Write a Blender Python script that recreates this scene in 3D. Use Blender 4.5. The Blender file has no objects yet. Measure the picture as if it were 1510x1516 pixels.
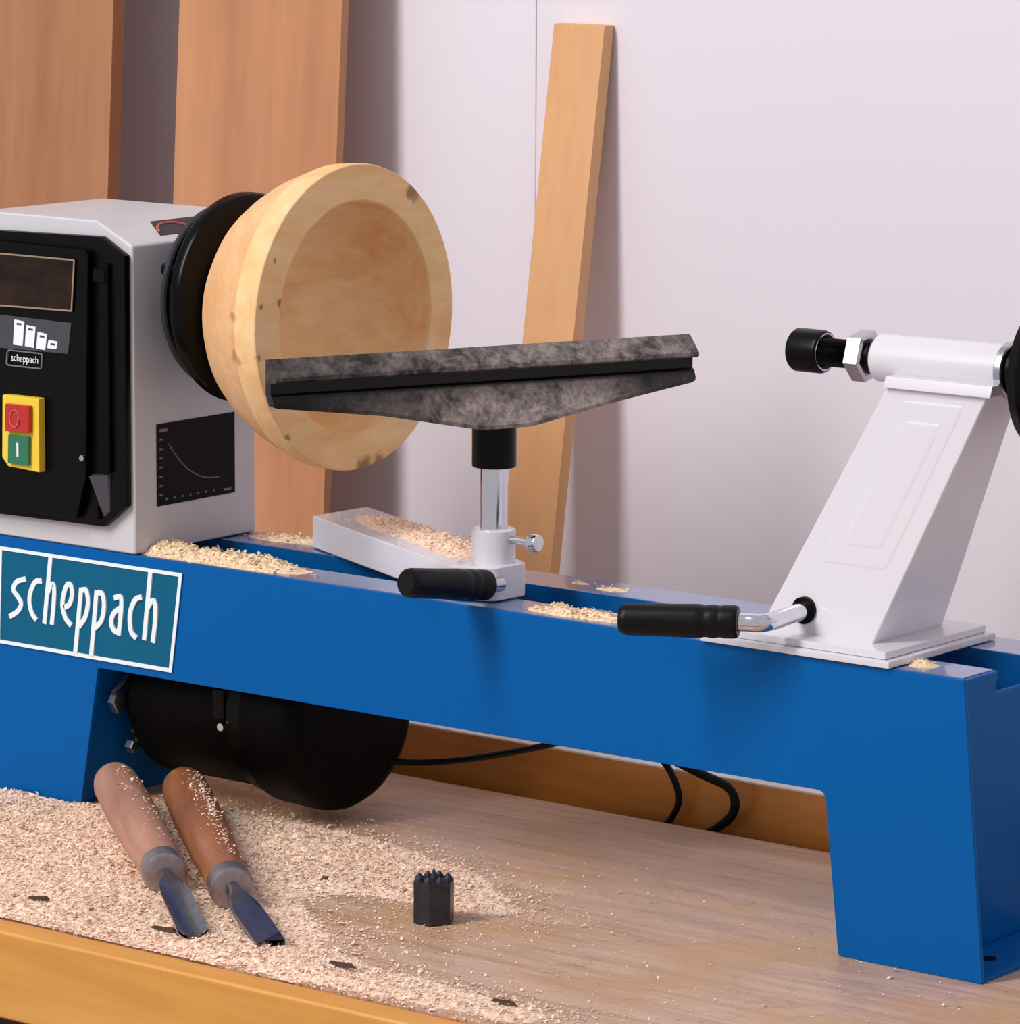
import bpy, bmesh, math, random
import numpy as np
from mathutils import Vector, Matrix, Euler

random.seed(7)
rng = np.random.default_rng(11)
scene = bpy.context.scene
COL = scene.collection

# ------------------------------------------------------------------ camera
cd = bpy.data.cameras.new('camera')
cam = bpy.data.objects.new('camera', cd)
COL.objects.link(cam)
cd.sensor_fit = 'HORIZONTAL'
cd.sensor_width = 36.0
cd.lens = 6411.2 / 1510 * 36.0
cd.clip_start = 0.1
cd.clip_end = 60
R_ = Vector((0.78757776, 0.6161984, 0.00456128))
U_ = Vector((-0.10429784, 0.12600294, 0.98653192))
F_ = Vector((-0.60732465, 0.77744633, -0.16350527))
m = Matrix.Identity(4)
for i in range(3):
    m[i][0] = R_[i]; m[i][1] = U_[i]; m[i][2] = -F_[i]
m.translation = Vector((1.5585289, -2.50618574, 0.81672012))
cam.matrix_world = m
scene.camera = cam

# ------------------------------------------------------------------ light
vs = scene.view_settings
vs.view_transform = 'Standard'
vs.look = 'None'
vs.gamma = 1.0
vs.use_curve_mapping = False
vs.exposure = 0.0

world = bpy.data.worlds.new('world')
scene.world = world
world.use_nodes = True
bg = world.node_tree.nodes['Background']
bg.inputs[0].default_value = (1.0, 0.955, 0.985, 1)
bg.inputs[1].default_value = 0.50


def area_light(name, loc, target, size, power, color):
    ld = bpy.data.lights.new(name, 'AREA')
    ld.shape = 'RECTANGLE'
    ld.size, ld.size_y = size
    ld.energy = power
    ld.color = color
    o = bpy.data.objects.new(name, ld)
    COL.objects.link(o)
    o.location = loc
    o.rotation_euler = (Vector(target) - Vector(loc)).to_track_quat('-Z', 'Y').to_euler()
    return o


area_light('softbox_light', (-1.38, -2.62, 2.82), (-0.5, 0.2, 0.25), (0.6, 2.5), 126, (1.0, 0.965, 0.95))

# ------------------------------------------------------------------ materials
MATS = {}


def new_mat(name):
    mt = bpy.data.materials.new(name)
    mt.use_nodes = True
    MATS[name] = mt
    nt = mt.node_tree
    return mt, nt, nt.nodes['Principled BSDF']


def srgb(r, g, b):
    f = lambda c: (c / 255 / 12.92) if c / 255 <= 0.04045 else ((c / 255 + 0.055) / 1.055) ** 2.4
    return (f(r), f(g), f(b), 1)


def coords(nt, scale=(1, 1, 1), kind='Object'):
    tc = nt.nodes.new('ShaderNodeTexCoord')
    mp = nt.nodes.new('ShaderNodeMapping')
    mp.inputs['Scale'].default_value = scale
    nt.links.new(tc.outputs[kind], mp.inputs[0])
    return mp.outputs[0]


def noise(nt, vec, scale, detail=4, rough=0.55, dist=0.0):
    n = nt.nodes.new('ShaderNodeTexNoise')
    n.inputs['Scale'].default_value = scale
    n.inputs['Detail'].default_value = detail
    n.inputs['Roughness'].default_value = rough
    n.inputs['Distortion'].default_value = dist
    nt.links.new(vec, n.inputs['Vector'])
    return n.outputs[0]


def ramp(nt, fac, stops):
    r = nt.nodes.new('ShaderNodeValToRGB')
    el = r.color_ramp.elements
    while len(el) > 1:
        el.remove(el[-1])
    el[0].position = stops[0][0]; el[0].color = stops[0][1]
    for p, c in stops[1:]:
        e = el.new(p); e.color = c
    nt.links.new(fac, r.inputs[0])
    return r.outputs[0]


def mix(nt, fac, a, b, mode='MIX'):
    n = nt.nodes.new('ShaderNodeMix')
    n.data_type = 'RGBA'
    n.blend_type = mode
    for sock, v in ((0, fac), (6, a), (7, b)):
        if isinstance(v, (int, float, tuple)):
            n.inputs[sock].default_value = v
        else:
            nt.links.new(v, n.inputs[sock])
    return n.outputs[2]


def bump(nt, bsdf, h, strength=0.2, dist=0.001):
    b = nt.nodes.new('ShaderNodeBump')
    b.inputs['Strength'].default_value = strength
    b.inputs['Distance'].default_value = dist
    nt.links.new(h, b.inputs['Height'])
    nt.links.new(b.outputs[0], bsdf.inputs['Normal'])


def plain(name, col, rough=0.5, metal=0.0, coat=0.0, vary=0.06, vscale=30, bumps=0.0, spec=0.5):
    mt, nt, b = new_mat(name)
    v = noise(nt, coords(nt), vscale, 5)
    lo = tuple(c * (1 - vary) for c in col[:3]) + (1,)
    hi = tuple(min(1, c * (1 + vary)) for c in col[:3]) + (1,)
    c = ramp(nt, v, [(0.3, lo), (0.7, hi)])
    nt.links.new(c, b.inputs['Base Color'])
    b.inputs['Roughness'].default_value = rough
    b.inputs['Metallic'].default_value = metal
    b.inputs['Coat Weight'].default_value = coat
    b.inputs['Coat Roughness'].default_value = 0.08
    b.inputs['Specular IOR Level'].default_value = spec
    if bumps:
        bump(nt, b, noise(nt, coords(nt), 900, 2), bumps, 0.0004)
    return mt


def wood(name, dark, mid, light, axis='Z', scale=14, stretch=12, rough=0.45, fine=0.25, coat=0.0, cracks=None, rotz=0.0, stain=None):
    mt, nt, b = new_mat(name)
    s = [stretch, stretch, stretch]
    s['XYZ'.index(axis)] = 1.0
    vec = coords(nt, tuple(s))
    if rotz:
        vm = vec.node
        rm_ = nt.nodes.new('ShaderNodeMapping')
        rm_.inputs['Rotation'].default_value = (0, 0, rotz)
        nt.links.new(vm.inputs[0].links[0].from_socket, rm_.inputs[0])
        nt.links.new(rm_.outputs[0], vm.inputs[0])
    n1 = noise(nt, vec, scale * 0.1, 6, 0.6, 0.8)
    n2 = noise(nt, vec, scale * 0.9, 4, 0.6, 0.2)
    n3 = noise(nt, coords(nt), 3.0, 3)
    c = ramp(nt, n1, [(0.28, dark), (0.5, mid), (0.72, light)])
    g = ramp(nt, n2, [(0.35, (1 - fine, 1 - fine, 1 - fine, 1)), (0.6, (1, 1, 1, 1))])
    c = mix(nt, 1.0, c, g, 'MULTIPLY')
    g3 = ramp(nt, n3, [(0.3, (0.86, 0.86, 0.88, 1)), (0.7, (1.08, 1.06, 1.03, 1))])
    c = mix(nt, 1.0, c, g3, 'MULTIPLY')
    if stain:
        ns = noise(nt, coords(nt, (1.0, 1.6, 1.0)), 5.5, 5, 0.6, 0.4)
        c = mix(nt, ramp(nt, ns, [(0.50, (0, 0, 0, 1)), (0.62, (0.6, 0.6, 0.6, 1))]), c, stain)
    if cracks:
        s2 = [30.0, 30.0, 30.0]
        s2['XYZ'.index(axis)] = 1.3
        n4 = noise(nt, coords(nt, tuple(s2)), 1.6, 6, 0.7, 1.5)
        k = ramp(nt, n4, [(0.30, (0.9, 0.9, 0.9, 1)), (0.335, (0, 0, 0, 1))])
        n5 = noise(nt, coords(nt, (5.0, 7.0, 5.0)), 1.0, 7, 0.6, 2.2)
        k5 = ramp(nt, n5, [(0.492, (0, 0, 0, 1)), (0.4975, (0.55, 0.55, 0.55, 1)), (0.503, (0, 0, 0, 1))])
        c = mix(nt, k5, c, cracks)
        c = mix(nt, k, c, cracks)
    nt.links.new(c, b.inputs['Base Color'])
    b.inputs['Roughness'].default_value = rough
    b.inputs['Coat Weight'].default_value = coat
    b.inputs['Coat Roughness'].default_value = 0.15
    bump(nt, b, n2, 0.15, 0.0006)
    return mt


plain('wall_white', srgb(230, 224, 233), 0.75, vary=0.012, vscale=2.0)
plain('blue_paint', srgb(0, 92, 166), 0.42, coat=0.06, vary=0.03, vscale=5, spec=0.08)
plain('blue_paint_smooth', srgb(0, 88, 156), 0.3, coat=1.0, vary=0.04, vscale=5, spec=0.5)
MATS['blue_paint_smooth'].node_tree.nodes['Principled BSDF'].inputs['Coat IOR'].default_value = 2.1
plain('grey_paint', srgb(204, 203, 208), 0.42, coat=0.15, vary=0.02, vscale=8)
plain('white_enamel', srgb(224, 221, 228), 0.25, coat=0.5, vary=0.015, vscale=8)
plain('black_plastic', srgb(7, 6, 7), 0.3, spec=0.14, vary=0.2, vscale=60)
plain('black_plastic_matte', srgb(6, 5, 6), 0.5, spec=0.1, vary=0.2, vscale=60)
plain('charcoal_plastic', srgb(64, 63, 70), 0.5, vary=0.1, vscale=60)
plain('black_metal', srgb(4, 4, 4), 0.25, spec=0.14, vary=0.2, vscale=60)
plain('motor_black', srgb(4, 3, 3), 0.55, vary=0.3, vscale=200, bumps=0.3, spec=0.08)
plain('rubber_grip', srgb(10, 10, 12), 0.4, vary=0.25, vscale=120, spec=0.2)
plain('steel', srgb(196, 196, 204), 0.26, metal=1.0, vary=0.08, vscale=60)
plain('chrome', srgb(222, 224, 230), 0.12, metal=1.0, vary=0.04, vscale=60)
plain('dark_steel', srgb(58, 58, 66), 0.35, metal=0.6, vary=0.25, vscale=120)
plain('blade_steel', srgb(146, 144, 152), 0.34, metal=1.0, vary=0.2, vscale=80)
plain('ferrule_steel', srgb(160, 150, 150), 0.38, metal=0.85, vary=0.15, vscale=150)
plain('sign_teal', srgb(0, 94, 130), 0.5, spec=0.2, vary=0.04, vscale=8)
plain('sign_white', srgb(236, 246, 250), 0.45, vary=0.01)
plain('yellow_plastic', srgb(240, 206, 66), 0.4, vary=0.04)
plain('red_plastic', srgb(186, 40, 38), 0.35, vary=0.06)
plain('green_plastic', srgb(42, 116, 88), 0.35, vary=0.06)
plain('print_grey', srgb(120, 112, 112), 0.6)
plain('print_red', srgb(190, 96, 92), 0.5)
plain('label_black', srgb(16, 13, 15), 0.5, spec=0.12, vary=0.2, vscale=90)
plain('sticker_dark', srgb(52, 44, 50), 0.5)
plain('beige_trim', srgb(150, 128, 108), 0.5)
plain('sheen_pale', srgb(226, 216, 212), 0.45)
plain('cable_black', srgb(8, 7, 7), 0.45, spec=0.2)
plain('floor_grey', srgb(60, 56, 54), 0.8)
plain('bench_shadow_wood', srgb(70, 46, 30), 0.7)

wood('plywood', srgb(178, 122, 84), srgb(196, 138, 98), srgb(208, 152, 112), 'Z', 10, 9, 0.6, 0.06)
wood('plywood_brown', srgb(150, 100, 66), srgb(172, 120, 84), srgb(186, 134, 96), 'Z', 10, 9, 0.6, 0.08)
wood('batten_wood', srgb(216, 158, 104), srgb(226, 170, 116), srgb(232, 180, 128), 'Z', 12, 10, 0.55, 0.06)
wood('bench_wood', srgb(178, 144, 126), srgb(206, 170, 146), srgb(220, 186, 160), 'X', 46, 16, 0.42, 0.16, 0.12, srgb(128, 98, 88), stain=srgb(196, 150, 100))
wood('bench_edge_wood', srgb(212, 142, 62), srgb(228, 162, 76), srgb(236, 176, 94), 'X', 10, 10, 0.5, 0.08)
wood('upstand_wood', srgb(192, 120, 46), srgb(218, 142, 62), srgb(230, 160, 84), 'X', 12, 12, 0.3, 0.1, 0.3)
wood('handle_wood', srgb(128, 74, 46), srgb(160, 100, 66), srgb(182, 120, 84), 'X', 30, 8, 0.45, 0.14, 0.1, rotz=math.radians(41))
wood('handle_wood_dusty', srgb(150, 104, 84), srgb(178, 130, 108), srgb(196, 150, 128), 'X', 30, 8, 0.6, 0.12, rotz=math.radians(39))

# bowl wood: end grain tone with bark flecks (positions in bowl coordinates)
mt, nt, b = new_mat('bowl_wood')
v = coords(nt, (9, 3.2, 9))
n1 = noise(nt, v, 2.4, 6, 0.6, 1.0)
n2 = noise(nt, coords(nt, (16, 3, 16)), 8.0, 5, 0.65)
c = ramp(nt, n1, [(0.25, srgb(234, 180, 118)), (0.5, srgb(245, 202, 148)), (0.75, srgb(250, 216, 172))])
g = ramp(nt, n2, [(0.3, (0.9, 0.88, 0.85, 1)), (0.62, (1, 1, 1, 1))])
c = mix(nt, 1.0, c, g, 'MULTIPLY')
tc = nt.nodes.new('ShaderNodeTexCoord')
# the outside below the groove is still rough, pinker wood
sepb = nt.nodes.new('ShaderNodeSeparateXYZ')
nt.links.new(tc.outputs['Object'], sepb.inputs[0])
mrb = nt.nodes.new('ShaderNodeMapRange')
mrb.inputs['From Min'].default_value = -0.0245
mrb.inputs['From Max'].default_value = -0.0225
mrb.inputs['To Min'].default_value = 1.0
mrb.inputs['To Max'].default_value = 0.0
nt.links.new(sepb.outputs['X'], mrb.inputs['Value'])
# only the outer skin, not the hollow: distance from the axis
yz = nt.nodes.new('ShaderNodeVectorMath'); yz.operation = 'MULTIPLY'
yz.inputs[1].default_value = (0, 1, 1)
nt.links.new(tc.outputs['Object'], yz.inputs[0])
ln = nt.nodes.new('ShaderNodeVectorMath'); ln.operation = 'LENGTH'
nt.links.new(yz.outputs[0], ln.inputs[0])
skin = nt.nodes.new('ShaderNodeMath'); skin.operation = 'GREATER_THAN'
skin.inputs[1].default_value = 0.0885
nt.links.new(ln.outputs['Value'], skin.inputs[0])
outm = nt.nodes.new('ShaderNodeMath'); outm.operation = 'MULTIPLY'
nt.links.new(mrb.outputs[0], outm.inputs[0]); nt.links.new(skin.outputs[0], outm.inputs[1])
c = mix(nt, outm.outputs[0], c, mix(nt, 1.0, c, (0.86, 0.80, 0.82, 1), 'MULTIPLY'))


def fleck(c, pos, rad, col, warp=0.006):
    nw = nt.nodes.new('ShaderNodeTexNoise')
    nw.inputs['Scale'].default_value = 90
    nt.links.new(tc.outputs['Object'], nw.inputs['Vector'])
    sc = nt.nodes.new('ShaderNodeVectorMath'); sc.operation = 'SCALE'
    sub = nt.nodes.new('ShaderNodeVectorMath'); sub.operation = 'SUBTRACT'
    sub.inputs[1].default_value = (0.5, 0.5, 0.5)
    nt.links.new(nw.outputs['Color'], sub.inputs[0])
    nt.links.new(sub.outputs[0], sc.inputs[0]); sc.inputs['Scale'].default_value = warp * 2
    ad = nt.nodes.new('ShaderNodeVectorMath'); ad.operation = 'ADD'
    nt.links.new(tc.outputs['Object'], ad.inputs[0]); nt.links.new(sc.outputs[0], ad.inputs[1])
    ds = nt.nodes.new('ShaderNodeVectorMath'); ds.operation = 'DISTANCE'
    nt.links.new(ad.outputs[0], ds.inputs[0]); ds.inputs[1].default_value = pos
    mr = nt.nodes.new('ShaderNodeMapRange')
    mr.inputs['From Min'].default_value = rad * 0.5
    mr.inputs['From Max'].default_value = rad
    mr.inputs['To Min'].default_value = 0.7
    mr.inputs['To Max'].default_value = 0.0
    nt.links.new(ds.outputs['Value'], mr.inputs['Value'])
    return mix(nt, mr.outputs[0], c, col)


BOWL_FLECKS = [((0.0, 0.0665, 0.0945), 0.0075, srgb(104, 82, 54)), ((0.0, 0.073, 0.089), 0.007, srgb(150, 118, 78)),
               ((0.0, 0.010, -0.119), 0.011, srgb(70, 52, 36)), ((0.0, 0.026, -0.116), 0.008, srgb(110, 84, 56)),
               ((-0.003, -0.090, 0.020), 0.0055, srgb(74, 50, 30)),
               ((0.0, -0.098, 0.052), 0.003, srgb(120, 88, 60)), ((0.0, -0.113, 0.018), 0.003, srgb(120, 84, 56)),
               ((0.0, -0.117, -0.020), 0.0035, srgb(120, 84, 56)), ((0.0, -0.082, -0.085), 0.005, srgb(96, 74, 50)),
               ((-0.025, -0.115, -0.022), 0.008, srgb(176, 120, 74)), ((-0.025, -0.116, 0.01), 0.006, srgb(176, 120, 74))]
for p_, r_, c_ in BOWL_FLECKS:
    c = fleck(c, p_, r_, c_)
nt.links.new(c, b.inputs['Base Color'])
b.inputs['Roughness'].default_value = 0.7
b.inputs['Specular IOR Level'].default_value = 0.2
bump(nt, b, n2, 0.12, 0.0005)

# dusty black cast iron for the tool rest
mt, nt, b = new_mat('dusty_iron')
n1 = noise(nt, coords(nt), 34, 9, 0.76, 0.2)
n2 = noise(nt, coords(nt), 260, 4, 0.6)
tcd = nt.nodes.new('ShaderNodeTexCoord')
sepd = nt.nodes.new('ShaderNodeSeparateXYZ')
nt.links.new(tcd.outputs['Object'], sepd.inputs[0])


def math_node(op, a, b_):
    n_ = nt.nodes.new('ShaderNodeMath'); n_.operation = op
    for k, v_ in enumerate((a, b_)):
        if isinstance(v_, (int, float)):
            n_.inputs[k].default_value = v_
        else:
            nt.links.new(v_, n_.inputs[k])
    return n_.outputs[0]


# dust lies along the sloping flange (upper) and in a drift on the middle of the web (lower)
upper = ramp(nt, math_node('ADD', math_node('MULTIPLY', sepd.outputs['Z'], 10.0), 0.5), [(0.620, (0, 0, 0, 1)), (0.650, (1, 1, 1, 1))])
lower = ramp(nt, math_node('ADD', math_node('MULTIPLY', sepd.outputs['Z'], 10.0), 0.5), [(0.495, (1, 1, 1, 1)), (0.525, (0, 0, 0, 1))])
mid = ramp(nt, math_node('ADD', math_node('MULTIPLY', sepd.outputs['Y'], 2.5), 0.5),
           [(0.14, (0, 0, 0, 1)), (0.34, (0.4, 0.4, 0.4, 1)), (0.44, (1, 1, 1, 1)), (0.70, (1, 1, 1, 1)), (0.80, (0.15, 0.15, 0.15, 1))])
fl1 = ramp(nt, n1, [(0.40, (0.06, 0.06, 0.06, 1)), (0.60, (0.85, 0.85, 0.85, 1))])
fl2 = ramp(nt, n1, [(0.34, (0.05, 0.05, 0.05, 1)), (0.54, (0.9, 0.9, 0.9, 1))])
lng = ramp(nt, math_node('ADD', math_node('MULTIPLY', sepd.outputs['Y'], 2.5), 0.5), [(0.06, (0.22, 0.22, 0.22, 1)), (0.25, (0.5, 0.5, 0.5, 1)), (0.45, (0.85, 0.85, 0.85, 1)), (0.85, (0.95, 0.95, 0.95, 1)), (0.93, (0.4, 0.4, 0.4, 1))])
up = mix(nt, 1.0, mix(nt, 1.0, upper, fl1, 'MULTIPLY'), lng, 'MULTIPLY')
lw = mix(nt, 1.0, mix(nt, 1.0, lower, mid, 'MULTIPLY'), fl2, 'MULTIPLY')
f = mix(nt, 1.0, up, lw, 'ADD')
d2 = ramp(nt, n2, [(0.32, (0.5, 0.5, 0.5, 1)), (0.66, (1, 1, 1, 1))])
f = mix(nt, 1.0, f, d2, 'MULTIPLY')
c = mix(nt, f, srgb(11, 10, 12), srgb(184, 170, 164))
nt.links.new(c, b.inputs['Base Color'])
rr = ramp(nt, f, [(0.0, (0.35, 0.35, 0.35, 1)), (0.6, (0.9, 0.9, 0.9, 1))])
nt.links.new(rr, b.inputs['Roughness'])
b.inputs['Specular IOR Level'].default_value = 0.3

# control panel window: brown reflection painted into the dark glass colour
mt, nt, b = new_mat('glass_brown_reflection')
n1 = noise(nt, coords(nt, (1, 1, 2)), 22, 4)
c = ramp(nt, n1, [(0.35, srgb(16, 8, 5)), (0.65, srgb(46, 29, 19))])
nt.links.new(c, b.inputs['Base Color'])
b.inputs['Roughness'].default_value = 0.1
b.inputs['Specular IOR Level'].default_value = 0.25

# sawdust: flakes tinted one by one
mt, nt, b = new_mat('sawdust')
n1 = noise(nt, coords(nt), 260, 2)
n2 = noise(nt, coords(nt), 12, 3)
c = ramp(nt, n1, [(0.28, srgb(220, 184, 160)), (0.5, srgb(245, 220, 198)), (0.7, srgb(253, 240, 224))])
g = ramp(nt, n2, [(0.3, (0.9, 0.86, 0.83, 1)), (0.7, (1.03, 1.0, 0.98, 1))])
c = mix(nt, 1.0, c, g, 'MULTIPLY')
nt.links.new(c, b.inputs['Base Color'])
b.inputs['Roughness'].default_value = 0.85
mt, nt, b = new_mat('sawdust_cream')
n1 = noise(nt, coords(nt), 300, 2)
c = ramp(nt, n1, [(0.3, srgb(214, 184, 146)), (0.55, srgb(240, 216, 182)), (0.75, srgb(250, 234, 208))])
nt.links.new(c, b.inputs['Base Color'])
b.inputs['Roughness'].default_value = 0.85

# ------------------------------------------------------------------ helpers
WLOC = {}


def root(name, loc, label, cat, group=None):
    o = bpy.data.objects.new(name, None)
    o.empty_display_size = 0.02
    COL.objects.link(o)
    o.location = loc
    o['label'] = label
    o['category'] = cat
    if group:
        o['group'] = group
    WLOC[o] = Vector(loc)
    return o


def obj(name, bm, mat, parent=None, smooth=35, label=None, origin=None):
    """bm holds world coordinates; links ONE mesh object whose origin is its own centre."""
    bm.normal_update()
    if origin is None:
        co = np.array([v.co[:] for v in bm.verts])
        c = Vector((co.min(0) + co.max(0)) / 2)
    else:
        c = Vector(origin)
    bmesh.ops.translate(bm, verts=bm.verts, vec=-c)
    me = bpy.data.meshes.new(name)
    bm.to_mesh(me)
    bm.free()
    return link(name, me, mat, c, parent, smooth, label)


def link(name, me, mat, c, parent=None, smooth=35, label=None):
    me.materials.append(MATS[mat])
    if smooth:
        me.shade_smooth()
        me.set_sharp_from_angle(angle=math.radians(smooth))
    o = bpy.data.objects.new(name, me)
    COL.objects.link(o)
    o.location = c - (WLOC[parent] if parent else Vector())
    o.parent = parent
    if smooth and len(me.vertices) < 6000:
        wn = o.modifiers.new('weighted_normal', 'WEIGHTED_NORMAL')
        wn.keep_sharp = True
    WLOC[o] = Vector(c)
    if label:
        o['label'] = label
    return o


def tag(o, label, cat, group=None, kind=None):
    o['label'] = label
    o['category'] = cat
    if group:
        o['group'] = group
    if kind:
        o['kind'] = kind
    return o


def bevel(bm, w, seg=2, ang=25):
    es = [e for e in bm.edges if len(e.link_faces) == 2 and e.calc_face_angle(0) > math.radians(ang)]
    if es and w > 0:
        bmesh.ops.bevel(bm, geom=es, offset=w, segments=seg, profile=0.6, affect='EDGES', clamp_overlap=True)
    return bm


def box(a, b_, bev=0.0, seg=2):
    bm = bmesh.new()
    bmesh.ops.create_cube(bm, size=1)
    for v in bm.verts:
        for i in range(3):
            v.co[i] = a[i] if v.co[i] < 0 else b_[i]
    return bevel(bm, bev, seg)


def prism(pts, axis, a, b_, bev=0.0, seg=2):
    """extrude a 2-D polygon; axis X: pts=(y,z), Y: (x,z), Z: (x,y)"""
    bm = bmesh.new()

    def P(u, v, t):
        return {'X': (t, u, v), 'Y': (u, t, v), 'Z': (u, v, t)}[axis]
    lo = [bm.verts.new(P(u, v, a)) for u, v in pts]
    hi = [bm.verts.new(P(u, v, b_)) for u, v in pts]
    bm.faces.new(lo); bm.faces.new(hi)
    n = len(pts)
    for i in range(n):
        bm.faces.new((lo[i], lo[(i + 1) % n], hi[(i + 1) % n], hi[i]))
    bmesh.ops.recalc_face_normals(bm, faces=bm.faces)
    return bevel(bm, bev, seg)


def hexa(bottom, top, bev=0.0, seg=2):
    """eight-cornered block from four bottom and four top points"""
    bm = bmesh.new()
    lo = [bm.verts.new(p) for p in bottom]
    hi = [bm.verts.new(p) for p in top]
    n = len(lo)
    bm.faces.new(lo); bm.faces.new(hi)
    for i in range(n):
        bm.faces.new((lo[i], lo[(i + 1) % n], hi[(i + 1) % n], hi[i]))
    bmesh.ops.recalc_face_normals(bm, faces=bm.faces)
    return bevel(bm, bev, seg)


def frame_of(d):
    d = Vector(d).normalized()
    q = d.to_track_quat('X', 'Z')
    return q.to_matrix()


def lathe(profile, origin, d=(1, 0, 0), seg=48, closed=False):
    """revolve (t, r) profile about axis d through origin"""
    bm = bmesh.new()
    M = frame_of(d)
    o = Vector(origin)
    rings = []
    for t, r in profile:
        if r < 1e-6:
            rings.append([bm.verts.new(o + M @ Vector((t, 0, 0)))])
        else:
            rings.append([bm.verts.new(o + M @ Vector((t, r * math.cos(2 * math.pi * k / seg), r * math.sin(2 * math.pi * k / seg)))) for k in range(seg)])
    pairs = list(zip(rings, rings[1:]))
    if closed:
        pairs.append((rings[-1], rings[0]))
    for A, B in pairs:
        for k in range(seg):
            k2 = (k + 1) % seg
            if len(A) == 1 and len(B) == 1:
                continue
            if len(A) == 1:
                bm.faces.new((A[0], B[k2], B[k]))
            elif len(B) == 1:
                bm.faces.new((A[k], A[k2], B[0]))
            else:
                bm.faces.new((A[k], A[k2], B[k2], B[k]))
    if not closed:
        for Rr in (rings[0], rings[-1]):
            if len(Rr) > 2:
                bm.faces.new(Rr)
    bmesh.ops.recalc_face_normals(bm, faces=bm.faces)
    return bm


def cyl(a, b_, r, seg=32, bev=0.0):
    a, b_ = Vector(a), Vector(b_)
    L = (b_ - a).length
    if bev:
        pr = [(0, 0), (0, r - bev), (bev * 0.3, r - bev * 0.3), (bev, r), (L - bev, r), (L - bev * 0.3, r - bev * 0.3), (L, r - bev), (L, 0)]
    else:
        pr = [(0, 0), (0, r), (L, r), (L, 0)]
    return lathe(pr, a, b_ - a, seg)


def catmull(pts, n=8):
    P = [Vector(p) for p in pts]
    P = [P[0] * 2 - P[1]] + P + [P[-1] * 2 - P[-2]]
    out = []
    for i in range(1, len(P) - 2):
        for k in range(n):
            t = k / n
            a, b_, c_, d_ = P[i - 1], P[i], P[i + 1], P[i + 2]
            out.append(0.5 * ((2 * b_) + (c_ - a) * t + (2 * a - 5 * b_ + 4 * c_ - d_) * t * t + (3 * b_ - a - 3 * c_ + d_) * t ** 3))
    out.append(P[-2])
    return out


def tube(path, r, seg=12, smooth_n=8):
    pts = catmull(path, smooth_n) if smooth_n else [Vector(p) for p in path]
    bm = bmesh.new()
    up = Vector((0, 0, 1))
    rings = []
    for i, p in enumerate(pts):
        d_ = (pts[min(i + 1, len(pts) - 1)] - pts[max(i - 1, 0)]).normalized()
        s = d_.cross(up)
        if s.length < 1e-4:
            s = d_.cross(Vector((0, 1, 0)))
        s.normalize()
        up = s.cross(d_).normalized()
        rings.append([bm.verts.new(p + s * r * math.cos(2 * math.pi * k / seg) + up * r * math.sin(2 * math.pi * k / seg)) for k in range(seg)])
    for A, B in zip(rings, rings[1:]):
        for k in range(seg):
            k2 = (k + 1) % seg
            bm.faces.new((A[k], A[k2], B[k2], B[k]))
    bm.faces.new(rings[0]); bm.faces.new(rings[-1])
    bmesh.ops.recalc_face_normals(bm, faces=bm.faces)
    return bm


def ribbon_xz(strokes, w, y, depth=0.0006):
    """flat lettering strokes in the XZ plane, facing -Y, with a little thickness"""
    bm = bmesh.new()
    for st in strokes:
        pts = catmull([(u, 0, v) for u, v in st], 6) if len(st) > 2 else [Vector((u, 0, v)) for u, v in st]
        L, Rr = [], []
        for i, p in enumerate(pts):
            d_ = pts[min(i + 1, len(pts) - 1)] - pts[max(i - 1, 0)]
            n = Vector((-d_.z, 0, d_.x)).normalized() * w / 2
            L.append(p + n); Rr.append(p - n)
        depth += 0.00005
        fr = [bm.verts.new((q.x, y - depth, q.z)) for q in L] + [bm.verts.new((q.x, y - depth, q.z)) for q in Rr]
        bk = [bm.verts.new((q.x, y, q.z)) for q in L] + [bm.verts.new((q.x, y, q.z)) for q in Rr]
        n = len(pts)
        for i in range(n - 1):
            bm.faces.new((fr[i], fr[i + 1], fr[n + i + 1], fr[n + i]))
            bm.faces.new((fr[i], fr[i + 1], bk[i + 1], bk[i]))
            bm.faces.new((fr[n + i], fr[n + i + 1], bk[n + i + 1], bk[n + i]))
        bm.faces.new((fr[0], fr[n], bk[n], bk[0]))
        bm.faces.new((fr[n - 1], fr[2 * n - 1], bk[2 * n - 1], bk[n - 1]))
    bmesh.ops.recalc_face_normals(bm, faces=bm.faces)
    return bm


def round_poly(pts, radii, seg=6):
    """fillet a polygon's corners"""
    out = []
    n = len(pts)
    for i in range(n):
        p = Vector(pts[i]).to_2d(); r = radii[i]
        if r <= 0:
            out.append(tuple(p)); continue
        a = (Vector(pts[i - 1]).to_2d() - p); b_ = (Vector(pts[(i + 1) % n]).to_2d() - p)
        a.normalize(); b_.normalize()
        half = a.angle(b_) / 2
        t = r / math.tan(half)
        s, e = p + a * t, p + b_ * t
        for k in range(seg + 1):
            u = k / seg
            out.append(tuple((1 - u) ** 2 * s + 2 * u * (1 - u) * p + u * u * e))
    return out


def text_bm(body, size, x, y, z, width=None):
    cu = bpy.data.curves.new('text_tmp', 'FONT')
    cu.body = body
    cu.size = size
    cu.align_x = 'CENTER'; cu.align_y = 'CENTER'
    cu.extrude = 0.0
    to = bpy.data.objects.new('text_tmp', cu)
    COL.objects.link(to)
    dg = bpy.context.evaluated_depsgraph_get()
    me = bpy.data.meshes.new_from_object(to.evaluated_get(dg))
    bpy.data.objects.remove(to)
    bpy.data.curves.remove(cu)
    bm = bmesh.new()
    bm.from_mesh(me)
    bpy.data.meshes.remove(me)
    xs = [v.co.x for v in bm.verts]
    k = width / (max(xs) - min(xs)) if width else 1
    for v in bm.verts:
        v.co = Vector((x + v.co.x * k, y, z + v.co.y))
    return bm


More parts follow.
